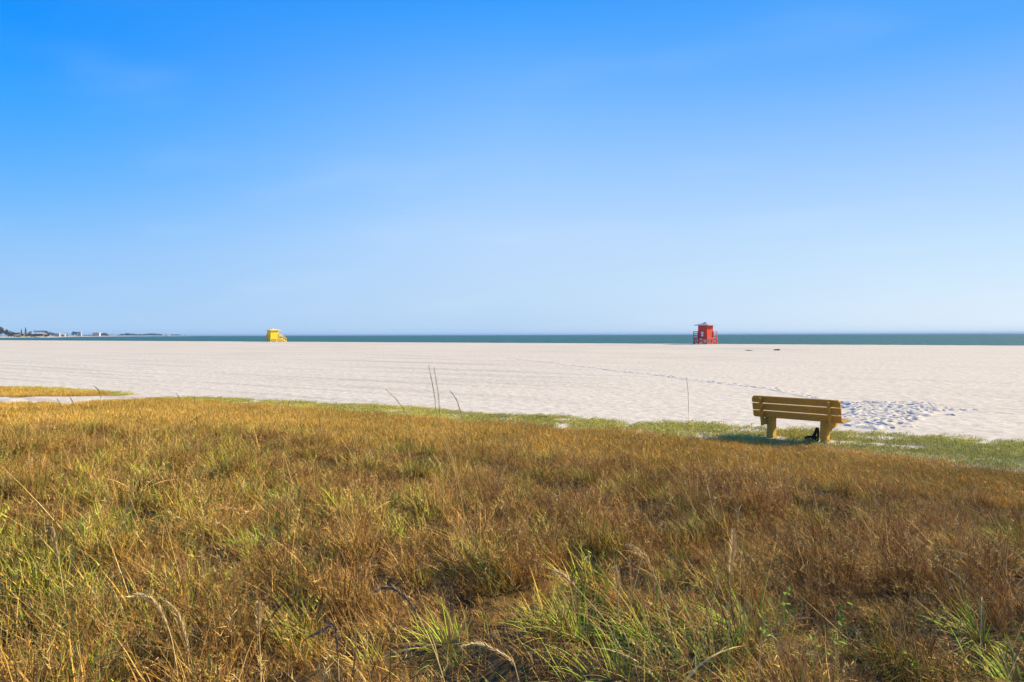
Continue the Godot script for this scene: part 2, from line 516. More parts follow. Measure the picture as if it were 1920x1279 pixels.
func make_sand() -> void:
	var streak := FastNoiseLite.new()
	streak.seed = 17
	streak.frequency = 0.5
	streak.fractal_octaves = 4
	var b := Builder.new()
	var place := func(s: float, t: float) -> Vector3:
		var p := from_st(s, t)
		# under the dune the sand lies deeper than the soil on it
		return Vector3(p.x, height(p.x, p.y) - 0.5 * smoothstep(0.8, 2.0, minf(bare(s, t), s - table(OCHRE, t))), p.y)
	var tint := func(s: float, t: float) -> Color:
		# tyre and rake streaks along the shore, and paler dry patches
		var a := streak.get_noise_2d(s * 1.3, t * 0.045)
		var g := 1.0 - 0.15 * smoothstep(0.08, 0.4, a) * smoothstep(-14.0, -24.0, t) + 0.05 * streak.get_noise_2d(s * 0.3 + 90, t * 0.05)
		g -= 0.05 * smoothstep(0.1, 0.4, streak.get_noise_2d(s * 0.8 + 40, t * 0.12 + 8))
		var warm := 0.02 * streak.get_noise_2d(s * 0.06, t * 0.02 + 50)
		return Color(g * (1.0 + warm), g, g * (1.0 - warm * 1.4))
	sheet(b, lines(84.0, 106.0, 0.2, -26.0, 126.0, 1.02), lines(-48.0, 8.0, 0.22, -520.0, 260.0, 1.04), place, tint)
	var sand := part("sand", b, mats.sand, self)
	tag(sand, "wide flat beach of pale pinkish white sand", "beach", "", "structure")
	make_footprints(sand)


func dig(field: Dictionary, x: float, y: float, long: float, broad: float, turn: float, deep: float, step: float) -> void:
	var r := int(ceil(long * 2.2 / step))
	var cx := int(round(x / step))
	var cy := int(round(y / step))
	var co := cos(turn)
	var si := sin(turn)
	for i in range(-r, r + 1):
		for j in range(-r, r + 1):
			var dx := (cx + i) * step - x
			var dy := (cy + j) * step - y
			var q := Vector2((dx * co + dy * si) / long, (-dx * si + dy * co) / broad).length()
			var key := Vector2i(cx + i, cy + j)
			var add := 0.75 * deep * exp(-pow((q - 1.35) / 0.4, 2.0))
			if q < 1.15:
				add -= deep * (1.0 - q * q / 1.32)
			if absf(add) > 0.0005:
				field[key] = field.get(key, 0.0) + add


func make_footprints(sand: Node) -> void:
	# the trampled place beside the bench: footprints with thrown-up rims
	var step := 0.032
	var field := {}
	var spots := 0
	while spots < 520:
		var s := rng.randf_range(93.2, 101.0)
		var t := rng.randf_range(-9.6, -4.6)
		if trampled(s, t) < rng.randf() * 0.9 + 0.1:
			continue
		spots += 1
		dig(field, s, t, rng.randf_range(0.065, 0.135), rng.randf_range(0.035, 0.06), rng.randf_range(0, TAU), rng.randf_range(0.022, 0.062), step)
	var b := Builder.new()
	var place := func(s: float, t: float) -> Vector3:
		var p := from_st(s, t)
		var m := trampled(s, t)
		var up: float = field.get(Vector2i(int(round(s / step)), int(round(t / step))), 0.0)
		return Vector3(p.x, height(p.x, p.y) - 0.03 + 0.065 * smoothstep(0.0, 0.5, m) + clampf(up, -0.06, 0.024) * smoothstep(0.0, 0.3, m), p.y)
	var rows := []
	var columns := []
	for k in range(int(92.8 / step), int(101.4 / step)):
		rows.append(k * step)
	for k in range(int(-10.2 / step), int(-4.2 / step)):
		columns.append(k * step)
	sheet(b, rows, columns, place, func(_s: float, _t: float) -> Color: return Color(1, 1, 1))
	part("trampled_patch", b, mats.sand, sand)
	# a single trail of footprints running off towards the sea
	var way := [Vector2(94.2, -8.9), Vector2(93.3, -9.6), Vector2(90.47, -11.71), Vector2(86.89, -16.28), Vector2(79.86, -24.42), Vector2(69.1, -37.84)]
	field = {}
	step = 0.06
	var b2 := Builder.new()
	var run := 0.0
	var along := []
	for k in way.size() - 1:
		var n := int(way[k].distance_to(way[k + 1]) / step)
		for j in n:
			along.append(way[k].lerp(way[k + 1], float(j) / n))
	while run < along.size() * step:
		dig(field, run, rng.randf_range(-0.24, 0.24), rng.randf_range(0.13, 0.18), rng.randf_range(0.07, 0.1), rng.randf_range(-0.5, 0.5), rng.randf_range(0.03, 0.075), step)
		run += rng.randf_range(0.18, 0.8)
	var dir: Vector2 = (way[-1] - way[1]).normalized()
	var side := Vector2(-dir.y, dir.x)
	var rows2 := range(along.size())
	var cols2 := range(-9, 10)
	var place2 := func(i: int, j: int) -> Vector3:
		var q: Vector2 = along[i] + side * (j * step + 0.12 * sin(i * 0.05) + 0.1 * sin(i * 0.023))
		var p := from_st(q.x, q.y)
		var m: float = 1.0 - absf(j) / 9.0
		m *= smoothstep(0, 12, i)
		var up: float = field.get(Vector2i(i, j), 0.0)
		return Vector3(p.x, height(p.x, p.y) - 0.03 + 0.045 * smoothstep(0.0, 0.6, m) + clampf(up, -0.045, 0.018) * smoothstep(0.0, 0.4, m), p.y)
	sheet(b2, rows2, cols2, place2, func(_s: int, _t: int) -> Color: return Color(1, 1, 1))
	part("footprint_trail", b2, mats.sand, sand)


func trampled(s: float, t: float) -> float:
	# 1 in the middle of the trampled place, 0 outside
	var d := Vector2((s - 95.7) / 1.8, (t + 7.2) / 1.4).length()
	var d2 := Vector2((s - 98.4) / 2.2, (t + 7.5) / 0.9).length()
	return clampf(1.25 - minf(d, d2) + 0.5 * patchy.get_noise_2d(s * 1.4, t * 1.4), 0.0, 1.0)


func make_sea() -> void:
	var b := Builder.new()
	var place := func(z: float, x: float) -> Vector3:
		return Vector3(x, SEA_LEVEL, z)
	var far := []
	for k in 25:
		far.append(-16000.0 + k * 1300.0)
	var deep := []
	for k in 14:
		deep.append(-24000.0 + k * 1850.0)
	sheet(b, deep, far, place, func(_a: float, _b: float) -> Color: return Color.WHITE)
	var sea := part("sea", b, mats.water, self)
	tag(sea, "calm dark teal sea reaching to the horizon", "sea", "", "structure")


func bare(s: float, t: float) -> float:
	# how far inside the planted ground a place lies, in metres; negative on sand
	var d := s - table(EDGE, t)
	# the sandy path that runs inland between the lawn and the far patch
	var near_side := -28.2
	var far_side := -29.9 - maxf(s - 104.9, 0.0) * 0.95
	if t < near_side and t > far_side:
		d = minf(d, -minf(near_side - t, t - far_side))
	elif t <= far_side:
		d = minf(d, far_side - t)
	else:
		d = minf(d, t - near_side)
	return d + 0.35 * patchy.get_noise_2d(s * 1.1, t * 0.6)


func make_soil() -> void:
	var b := Builder.new()
	var place := func(s: float, t: float) -> Vector3:
		var p := from_st(s, t)
		var d := minf(bare(s, t), (s - table(OCHRE, t)) + 0.5 * patchy.get_noise_2d(s * 1.7 + 9, t * 1.2))
		return Vector3(p.x, height(p.x, p.y) - 0.04 + 0.06 * smoothstep(-0.1, 0.3, d), p.y)
	var tint := func(s: float, t: float) -> Color:
		return Color(0.24, 0.155, 0.07) * (1.0 + 0.3 * patchy.get_noise_2d(s * 3.0, t * 3.0))
	var rows := lines(101.0, 120.0, 0.2, 101.0, 140.0, 1.1)
	var columns := lines(-48.0, 8.0, 0.22, -90.0, 40.0, 1.1)
	sheet(b, rows, columns, place, tint, func(s: float, t: float) -> bool: return bare(s, t) > -1.2)
	var soil := part("dune_ground", b, mats.soil, self)
	tag(soil, "dry brown litter covered ground under the dune grass", "ground", "", "structure")


# ------------------------------------------------------------------ grass

func pick(palette: Array) -> Color:
	# palette: [share, colour] ...
	var r := rng.randf()
	for p in palette:
		r -= p[0]
		if r <= 0.0:
			return (p[1] as Color) * rng.randf_range(0.8, 1.2)
	return palette[-1][1]


func tuft(count: int, radius: float, low: float, high: float, width: float, bend: float, lean: float, palette: Array, plume := 0.0, steps := 3) -> ArrayMesh:
	var b := Builder.new()
	for k in count:
		b.color = pick(palette)
		var a := rng.randf_range(0, TAU)
		var r := radius * sqrt(rng.randf())
		var root := Vector3(cos(a) * r, -0.01, sin(a) * r)
		var out := rng.randf_range(0, TAU)
		var tip := Vector3(cos(out) * 0.55 - lean, 0, sin(out) * 0.55 + lean * 0.12) + Vector3(cos(a), 0, sin(a)) * 0.35
		var long := rng.randf_range(low, high) * (1.0 - 0.35 * r / maxf(radius, 0.001))
		var first := b.v.size()
		b.blade(root, tip, long, width * (rng.randf_range(0.6, 1.2) if rng.randf() < 0.9 else rng.randf_range(1.3, 1.8)), bend * rng.randf_range(0.2, 1.5), steps)
		if rng.randf() < plume:
			# fine side branches with seed near the top
			var top := b.v[b.v.size() - 1]
			var below := b.v[first + steps * 2 - 1]
			for j in 9:
				var at := below.lerp(top, rng.randf_range(-0.2, 1.0))
				var o := Vector3(rng.randf_range(-1, 1), rng.randf_range(0.1, 1.3), rng.randf_range(-1, 1)).normalized() * rng.randf_range(0.015, 0.045)
				var q := o.cross(Vector3(rng.randf(), rng.randf(), 0.3)).normalized() * width * 0.45
				var i := b.v.size()
				var nn := o.cross(q).normalized()
				for p in [at - q, at + q, at + o]:
					b.v.append(p)
					b.n.append(nn)
					b.c.append(b.color)
				for jj in 3:
					b.ix.append(i + jj)
	return b.mesh()


func scatter(owner_: Node, called: String, mesh: Mesh, places: Array, tints: Array) -> void:
	if places.is_empty():
		return
	var mm := MultiMesh.new()
	mm.transform_format = MultiMesh.TRANSFORM_3D
	mm.use_colors = true
	mm.mesh = mesh
	mm.instance_count = places.size()
	for k in places.size():
		mm.set_instance_transform(k, places[k])
		mm.set_instance_color(k, tints[k])
	var o := MultiMeshInstance3D.new()
	o.name = called
	o.multimesh = mm
	o.material_override = mats.grass
	owner_.add_child(o, true)


func make_grass() -> void:
	var straw := Color(0.66, 0.445, 0.16)
	var gold := Color(0.50, 0.30, 0.06)
	var brown := Color(0.28, 0.15, 0.05)
	var rust := Color(0.36, 0.18, 0.055)
	var dark := Color(0.12, 0.07, 0.032)
	var olive := Color(0.27, 0.25, 0.045)
	var green := Color(0.16, 0.24, 0.035)
	var lime := Color(0.42, 0.45, 0.06)
	var brown_mix := [[0.3, brown], [0.27, straw], [0.2, rust], [0.12, gold], [0.11, dark]]
	var wisp_mix := [[0.3, rust], [0.35, straw], [0.25, brown], [0.1, dark]]
	var olive_mix := [[0.3, olive], [0.22, gold], [0.22, lime], [0.06, green], [0.2, straw]]
	var kinds := []
	for k in 3:
		kinds.append(tuft(60, 0.11, 0.16, 0.36, 0.0034, 0.75, 0.30, brown_mix, 0.15))
	for k in 3:
		kinds.append(tuft(42, 0.10, 0.24, 0.46, 0.0024, 0.5, 0.32, wisp_mix, 0.6))
	for k in 2:
		kinds.append(tuft(55, 0.10, 0.16, 0.36, 0.005, 0.8, 0.18, olive_mix, 0.05))
	for k in 2:
		kinds.append(tuft(7, 0.14, 0.4, 0.62, 0.0034, 0.35, 0.22, [[0.6, straw], [0.4, Color(0.55, 0.42, 0.2)]], 0.5))
	for k in 2:
		kinds.append(tuft(70, 0.17, 0.05, 0.16, 0.0040, 1.5, 0.15, [[0.5, brown], [0.25, rust], [0.25, straw]]))
	for k in 2:
		kinds.append(tuft(16, 0.12, 0.16, 0.42, 0.0075, 2.2, 0.2, [[0.35, straw], [0.25, brown], [0.2, rust], [0.2, olive]], 0.0, 6))
	var places := []
	var tints := []
	for k in kinds:
		places.append([])
		tints.append([])
	var cell := 0.075
	# clumps: how near the border between two of them, and a number for each
	var clump := FastNoiseLite.new()
	clump.seed = 23
	clump.noise_type = FastNoiseLite.TYPE_CELLULAR
	clump.cellular_return_type = FastNoiseLite.RETURN_DISTANCE2_SUB
	clump.frequency = 1.75
	var which: FastNoiseLite = clump.duplicate()
	which.cellular_return_type = FastNoiseLite.RETURN_CELL_VALUE
	var mix := FastNoiseLite.new()
	mix.seed = 29
	mix.frequency = 0.45
	mix.fractal_octaves = 2
	var z := -17.0
	while z < -1.7:
		var half := -z * 0.86 + 1.6
		var x := -half
		while x < half:
			var px := x + rng.randf_range(0, cell)
			var pz := z + rng.randf_range(0, cell)
			x += cell
			var st := sea_way(px, pz)
			var inside := st.x - table(ROUGH, st.y) + 0.9 * patchy.get_noise_2d(px * 0.8, pz * 0.8)
			if inside < 0.0 or bare(st.x, st.y) < 0.2:
				continue
			if -pz > 9.0 and rng.randf() < 0.25:
				continue
			var beside := 9.0
			for c in GREEN:
				beside = minf(beside, Vector2(px - c.x, (pz - c.y) * 0.8).length())
			if beside < 0.15 or (beside < 0.32 and rng.randf() < 0.6):
				continue
			var wx := px + 0.12 * mix.get_noise_2d(px * 4.0, pz * 4.0)
			var full := smoothstep(-0.97, -0.5, clump.get_noise_2d(wx, pz))
			var one := which.get_noise_2d(wx, pz) # -1 to 1, the same all over a clump
			var hole := hollow(st)
			var dense := (0.1 + 0.88 * full) * (1.0 - 0.93 * hole)
			if one < -0.6:
				dense *= 0.25
			if rng.randf() > dense:
				if rng.randf() < 0.8:
					put(places, tints, 10 + rng.randi() % 2, px, pz, rng.randf_range(0.6, 1.0), 1.0)
				continue
			var f := mix.get_noise_2d(px, pz) + 0.5 * one
			var g := mix.get_noise_2d(px + 400, pz * 1.4) + 0.6 * fposmod(one * 7.3, 1.0) - 0.3
			var kind := rng.randi() % 3
			var r := rng.randf()
			var on_left := smoothstep(2.0, -4.0, px)
			if r < 0.03 + 0.06 * on_left:
				kind = 8 + rng.randi() % 2
			elif r < 0.3 + 0.6 * f - 0.1 * on_left:
				kind = 3 + rng.randi() % 3
			elif r < 0.3 + 0.6 * f + 0.17 * on_left + 0.65 * maxf(g, 0.0):
				kind = 6 + rng.randi() % 2
			elif r > 0.92:
				kind = 10 + rng.randi() % 2
			elif r > 0.86:
				kind = 12 + rng.randi() % 2
			var size := (0.16 + 0.9 * full + 0.5 * full * fposmod(one * 3.7, 1.0) + 0.3 * patchy.get_noise_2d(px * 0.5 + 200, pz * 0.5)) * rng.randf_range(0.78, 1.2)
			size *= smoothstep(-0.2, 1.0, inside) * 0.45 + 0.55
			put(places, tints, kind, px, pz, size, 0.72 + 0.48 * fposmod(one * 5.1, 1.0) + 0.35 * mix.get_noise_2d(px * 2.0 + 50, pz * 2.0))
		z += cell
	var o := thing("dune_grass", "knee high brown and straw coloured dry grass covering the near dune", "grass")
	o.set_meta("kind", "stuff")
	var total := 0
	for k in kinds.size():
		scatter(o, ["brown_tufts", "brown_tufts", "brown_tufts", "wispy_tufts", "wispy_tufts", "wispy_tufts", "olive_tufts", "olive_tufts", "straw_stems", "straw_stems", "thatch", "thatch", "broad_leaves", "broad_leaves"][k], kinds[k], places[k], tints[k])
		total += places[k].size()
	print("tufts ", total)

	# the shorter ochre lawn behind it, and the green creeping grass along the sand
	var lawn_kinds := []
	for k in 3:
		lawn_kinds.append(tuft(75, 0.17, 0.05, 0.15, 0.0055, 0.7, 0.22, [[0.36, Color(0.60, 0.37, 0.07)], [0.24, straw], [0.22, Color(0.45, 0.25, 0.05)], [0.18, olive]], 0.0, 2))
	for k in 2:
		lawn_kinds.append(tuft(95, 0.19, 0.025, 0.075, 0.007, 0.9, 0.1, [[0.3, Color(0.39, 0.42, 0.085)], [0.36, Color(0.57, 0.56, 0.17)], [0.12, olive], [0.22, straw]], 0.0, 2))
	places = []
	tints = []
	for k in lawn_kinds:
		places.append([])
		tints.append([])
	cell = 0.1
	var t := -52.0
	while t < 6.0:
		var s := 100.4
		while s < 113.5:
			var ps := s + rng.randf_range(0, cell)
			var pt := t + rng.randf_range(0, cell)
			s += cell
			var p := from_st(ps, pt)
			if p.y > -6.0 or absf(p.x) > -p.y * 0.9 + 2.0:
				continue
			var d := bare(ps, pt)
			if d < 0.0:
				continue
			var rough := ps - table(ROUGH, pt) + 0.9 * patchy.get_noise_2d(p.x * 0.8, p.y * 0.8)
			if rough > 0.25:
				continue
			var ochre := ps - table(OCHRE, pt) + 0.7 * patchy.get_noise_2d(ps * 1.2 + 31, pt * 0.9)
			var tone := 1.06 + 0.3 * patchy.get_noise_2d(p.x * 0.45 + 60, p.y * 0.45)
			if ochre > 0.0:
				put(places, tints, rng.randi() % 3, p.x, p.y, rng.randf_range(0.7, 1.25) * (0.75 + 0.35 * smoothstep(0.0, 2.0, ochre)), tone)
			elif near_leg(p) > 0.28:
				var hole := patchy.get_noise_2d(ps * 2.6, pt * 1.1 + 77)
				if hole > 0.27 or rng.randf() > 0.85 + d:
					continue
				put(places, tints, 3 + rng.randi() % 2, p.x, p.y, rng.randf_range(0.7, 1.2), tone)
		t += cell
	var lawn := thing("lawn_grass", "short ochre yellow grass between the dune and the beach", "grass")
	lawn.set_meta("kind", "stuff")
	for k in 3:
		scatter(lawn, "ochre_tufts", lawn_kinds[k], places[k], tints[k])
	var mat := thing("creeping_grass", "low green grass strip along the edge of the sand", "grass")
	mat.set_meta("kind", "stuff")
	for k in range(3, 5):
		scatter(mat, "green_tufts", lawn_kinds[k], places[k], tints[k])
	print("lawn ", places[0].size() * 3, " green ", places[3].size() * 2)


func near_leg(p: Vector2) -> float:
	return minf(p.distance_to(Vector2(6.08, -13.15)), p.distance_to(Vector2(5.3, -13.85)))


func put(places: Array, tints: Array, kind: int, x: float, z: float, size: float, tone: float) -> void:
	# the wind has laid the grass over to the left, most at the right
	var laid := rng.randf_range(-0.28, 0.38) + 0.2 * smoothstep(-2.5, 3.0, x)
	var b := Basis(Vector3.BACK, laid * minf(size, 1.0)) * Basis(Vector3.RIGHT, rng.randf_range(-0.3, 0.3)) * Basis(Vector3.UP, rng.randf_range(-0.9, 0.9)).scaled(Vector3(size * rng.randf_range(0.9, 1.15), size, size))
	places[kind].append(Transform3D(b, Vector3(x, height(x, z) + 0.01, z)))
	var w := rng.randf_range(0.86, 1.14) * tone
	tints[kind].append(Color(w * rng.randf_range(0.95, 1.05), w, w * rng.randf_range(0.85, 1.1)))


func make_stalks() -> void:
	for row in STALKS:
		var at: Vector3 = row[3]
		var o := thing("grass_stalk", row[0], "grass stalk", at, 0.0, "tall grass stalks with seed heads")
		var lift: float = height(at.x, at.z) - (row[2][0].y + 0.03)
		var curve := Curve3D.new()
		var pts: Array = row[2]
		for k in pts.size():
			var slope: Vector3 = (pts[mini(k + 1, pts.size() - 1)] - pts[maxi(k - 1, 0)]) * 0.17
			curve.add_point(pts[k] + (Vector3.UP * lift if k == 0 else Vector3.ZERO), -slope, slope)
		var whole := curve.get_baked_length()
		var near := absf(at.z) < 5.0
		var head_from: float = 1.0 - row[1]
		var b := Builder.new()
		b.color = Color(0.62, 0.47, 0.22) * rng.randf_range(0.85, 1.1)
		var points := []
		var radii := []
		for k in 25:
			var u := k / 24.0
			points.append(curve.sample_baked(u * whole, true))
			radii.append((0.003 if near else 0.0025) * (1.0 - 0.6 * u))
		b.tube(points, radii, 5)
		part("stem", b, mats.grass, o)
		var h := Builder.new()
		var dark_head: bool = row[0].contains("dark") or not near
		var tint := Color(0.21, 0.16, 0.12) if dark_head else Color(0.68, 0.52, 0.30)
		var n := 190 if near else 110
		for k in n:
			var u: float = head_from + row[1] * k / float(n)
			var p := curve.sample_baked(u * whole, true)
			var q := curve.sample_baked(minf(u + 0.02, 1.0) * whole, true)
			var along := (q - p).normalized() if q.distance_to(p) > 0.0001 else Vector3.UP
			var side := Vector3(rng.randf_range(-1, 1), rng.randf_range(-1, 1), rng.randf_range(-1, 1))
			side = (side - along * side.dot(along)).normalized()
			var fat := sin(PI * clampf((u - head_from) / row[1] * 0.85 + 0.12, 0.0, 1.0))
			var tip := p + (along * 1.6 + side * rng.randf_range(0.3, 1.0)) * (0.019 if near else 0.017) * (0.4 + fat)
			h.color = tint * rng.randf_range(0.75, 1.3)
			var w := side.cross(along) * (0.0026 if near else 0.0017)
			h.face([p - w, p + w, tip], p - side)
		part("seed_head", h, mats.grass, o)
		if near and rng.randf() < 0.8:
			var l := Builder.new()
			l.color = Color(0.42, 0.33, 0.13)
			for k in 2:
				var from := curve.sample_baked(whole * rng.randf_range(0.15, 0.4), true)
				l.blade(from, Vector3(rng.randf_range(-1, 0.6), 0, rng.randf_range(-0.5, 0.5)), rng.randf_range(0.12, 0.25), 0.005, 1.4, 5)
			part("leaf", l, mats.grass, o)


func make_clumps() -> void:
	# the green clumps that stand out from the dry grass: place, height, blade width, label
	var list := [
		[Vector2(-5.23, -7.82), 0.46, 0.009, "bright green grass clump near the left picture edge"],
		[Vector2(-2.35, -7.14), 0.36, 0.009, "green grass clump with arching blades left of centre in the brown grass"],
		[Vector2(-4.13, -7.81), 0.36, 0.008, "yellow green clump right of the leftmost bright green clump"],
		[Vector2(-3.57, -8.28), 0.36, 0.008, "small fresh green clump behind the arching green clump"],
		[Vector2(-1.35, -8.95), 0.36, 0.008, "narrow green clump below the twin stalks' left side"],
		[Vector2(1.37, -6.45), 0.28, 0.009, "lime green clump beside a dark hollow right of centre"],
		[Vector2(-1.97, -5.24), 0.24, 0.007, "low olive green clump in the left middle of the dune"],
		[Vector2(-4.14, -13.38), 0.34, 0.010, "dark green clump at the far edge of the rough grass"],
		[Vector2(-1.97, -11.54), 0.34, 0.010, "green clump at the lawn edge below the slanting stalk"],
		[Vector2(-0.77, -7.55), 0.26, 0.008, "thin green clump at the foot of the twin stalks"],
		[Vector2(-3.34, -5.53), 0.26, 0.007, "faint green clump below the leftmost bright green clump"],
		[Vector2(-0.35, -3.71), 0.30, 0.007, "green clump left of the biggest green clumps at the bottom"],
		[Vector2(0.10, -3.18), 0.36, 0.007, "green clump at the bottom edge of the picture near the middle"],
		[Vector2(0.36, -3.71), 0.42, 0.008, "tall broad bladed green clump crossed by the slanting pale stalk"],
		[Vector2(0.76, -3.74), 0.42, 0.009, "tallest broad bladed green clump beside the dead brown stalk"],
		[Vector2(0.95, -3.27), 0.40, 0.008, "dense green clump at the bottom edge left of the very tall stalk"],
		[Vector2(0.50, -3.17), 0.32, 0.007, "green clump at the bottom edge below the dead brown stalk"],
		[Vector2(1.26, -3.63), 0.36, 0.009, "broad bladed green clump right of the very tall stalk"],
		[Vector2(2.59, -3.75), 0.30, 0.009, "green clump beside the dark hollow near the right picture edge"],
		[Vector2(2.38, -3.22), 0.30, 0.011, "broad bladed green clump in the bottom right corner"],
		[Vector2(-0.87, -3.08), 0.28, 0.009, "green clump at the bottom edge left of the drooping dark seed head"],
	]
	for row in list:
		var p: Vector2 = row[0]
		var o := thing("grass_clump", row[3], "grass clump", Vector3(p.x, height(p.x, p.y), p.y), 0.0, "green grass clumps in the dry grass")
		var far := p.y < -5.0
		for half in 2:
			var b := Builder.new()
			for k in (90 if far else 80):
				b.color = pick([[0.45, Color(0.27, 0.42, 0.035)], [0.35, Color(0.46, 0.56, 0.06)], [0.1, Color(0.12, 0.2, 0.03)], [0.1, Color(0.55, 0.48, 0.14)]]) if half == 0 else pick([[0.5, Color(0.40, 0.33, 0.10)], [0.5, Color(0.33, 0.20, 0.08)]])
				if half == 1 and k > 65:
					break
				var a := rng.randf_range(0, TAU)
				var r := rng.randf_range(0.0, 0.17 if far else 0.27)
				b.blade(Vector3(cos(a) * r, -0.01, sin(a) * r), Vector3(cos(a) * rng.randf_range(0.1, 0.9) - 0.2, 0, sin(a) * rng.randf_range(0.1, 0.9)), row[1] * rng.randf_range(0.4, 1.1) * (1.05 if far else 0.85), row[2] * rng.randf_range(0.5, 1.1), rng.randf_range(0.2, 2.6), 6)
			part("green_blades" if half == 0 else "dry_blades", b, mats.grass, o).set_meta("kind", "stuff")
	# leafy weeds
	var weeds := [
		[Vector2(2.23, -4.60), 0.30, 7, "single bright green leafy sprig standing in the brown grass at right"],
		[Vector2(-0.33, -5.67), 0.30, 9, "pale green leafy sprig in the middle of the brown grass"],
		[Vector2(1.46, -3.67), 0.26, 12, "leafy weed just right of the broad green clump by the tall stalk"],
		[Vector2(1.68, -3.58), 0.26, 12, "leafy weed below the bright green sprig"],
		[Vector2(1.94, -3.35), 0.22, 10, "low leafy weed at lower right apart from the others"],
		[Vector2(1.25, -3.29), 0.24, 14, "leafy weed at the bottom edge right of the very tall stalk"],
		[Vector2(1.40, -3.22), 0.24, 14, "leafy weed second from the left along the bottom edge"],
		[Vector2(1.55, -3.26), 0.24, 14, "leafy weed third from the left along the bottom edge"],
		[Vector2(1.69, -3.22), 0.22, 12, "leafy weed fourth from the left along the bottom edge"],
		[Vector2(1.93, -4.93), 0.26, 8, "small leafy sprig left of the bright green sprig"],
	]
	for row in weeds:
		var p: Vector2 = row[0]
		var o := thing("leafy_weed", row[3], "weed", Vector3(p.x, height(p.x, p.y), p.y), rng.randf_range(0, TAU), "leafy green weeds")
		var stem := Builder.new()
		stem.color = Color(0.20, 0.24, 0.06)
		var top := Vector3(rng.randf_range(-0.1, 0.06), row[1] * rng.randf_range(0.8, 1.05), rng.randf_range(-0.08, 0.08))
		stem.tube([Vector3(0, -0.02, 0), top * 0.5 + Vector3(0.01, 0, 0), top], [0.003, 0.0022, 0.0012], 5)
		part("stem", stem, mats.grass, o)
		for k in int(row[2]):
			var b := Builder.new()
			b.color = Color(0.24, 0.36, 0.035) * rng.randf_range(0.75, 1.25)
			var u := rng.randf_range(0.35, 1.0)
			var a := k * 2.4 + rng.randf_range(-0.6, 0.6)
			var out := Vector3(cos(a), rng.randf_range(-0.3, 1.2), sin(a)).normalized()
			var side := out.cross(Vector3.UP).normalized()
			var up := side.cross(out)
			var at := top * u + Vector3(rng.randf_range(-0.03, 0.03), rng.randf_range(-0.02, 0.02), rng.randf_range(-0.03, 0.03))
			var long := rng.randf_range(0.018, 0.036)
			var rim := []
			for j in 8:
				var q := j / 8.0 * TAU
				rim.append(at + out * long * (0.5 - 0.5 * cos(q)) + side * sin(q) * long * 0.3 + up * absf(sin(q)) * long * 0.1)
			for j in range(1, 7):
				b.face([rim[0], rim[j], rim[j + 1]], at - up)
			part("leaf", b, mats.grass, o)


# ------------------------------------------------------------------ bench

func make_bench() -> void:
	var at := Vector3(5.615, height(5.615, -13.495), -13.495)
	var o := thing("park_bench", "yellow brown timber bench seen from behind at the edge of the sand", "bench", at, deg_to_rad(-42.2))
	for s in [-1, 1]:
		var leg := Builder.new()
		leg.box(Vector3(s * 0.52, 0.14, -0.095), Vector3(0.125, 0.55, 0.19), 0.008)
		part("leg", leg, mats.wood_upright, o)
		var arm := Builder.new()
		arm.prism([Vector2(0.06, 0.30), Vector2(0.06, 0.405), Vector2(-0.55, 0.405), Vector2(-0.55, 0.35), Vector2(-0.44, 0.28), Vector2(0.0, 0.27)], 0.045, Transform3D(Basis(Vector3(0, 0, 1), Vector3.UP, Vector3(-1, 0, 0)), Vector3(s * 0.607, 0, 0)))
		part("seat_support", arm, mats.wood_upright, o)
		var up := Builder.new()
		up.box(Vector3(s * 0.656, 0.54, 0.085), Vector3(0.048, 0.58, 0.09), 0.005, Basis(Vector3.RIGHT, deg_to_rad(14.0)))
		part("back_support", up, mats.wood_upright, o)
		for k in 2:
			var bolt := Builder.new()
			bolt.box(Vector3(s * 0.683, 0.31 + 0.06 * k, 0.03 + 0.012 * k), Vector3(0.006, 0.02, 0.02), 0.003)
			part("bolt", bolt, mats.roof_pale, o)
	for k in 3:
		var slat := Builder.new()
		var u := 0.485 + k * 0.151
		var tilt := Basis(Vector3.RIGHT, deg_to_rad(14.0))
		var half := 0.0675
		var cut_top := 0.042 if k == 2 else 0.004
		var cut_low := 0.03 if k == 0 else 0.004
		var shape := [Vector2(-0.855 + cut_low, -half), Vector2(0.855 - cut_low, -half), Vector2(0.855, -half + cut_low), Vector2(0.855, half - cut_top), Vector2(0.855 - cut_top, half), Vector2(-0.855 + cut_top, half), Vector2(-0.855, half - cut_top), Vector2(-0.855, -half + cut_low)]
		slat.prism(shape, 0.038, Transform3D(tilt, Vector3(0, u, 0.082 + (u - 0.54) * tan(deg_to_rad(14.0)) - 0.068)))
		part("back_slat", slat, mats.wood, o)
	for k in 3:
		var plank := Builder.new()
		plank.box(Vector3(0, 0.427, -0.12 - k * 0.158), Vector3(1.71, 0.038, 0.14), 0.006)
		part("seat_slat", plank, mats.wood, o)


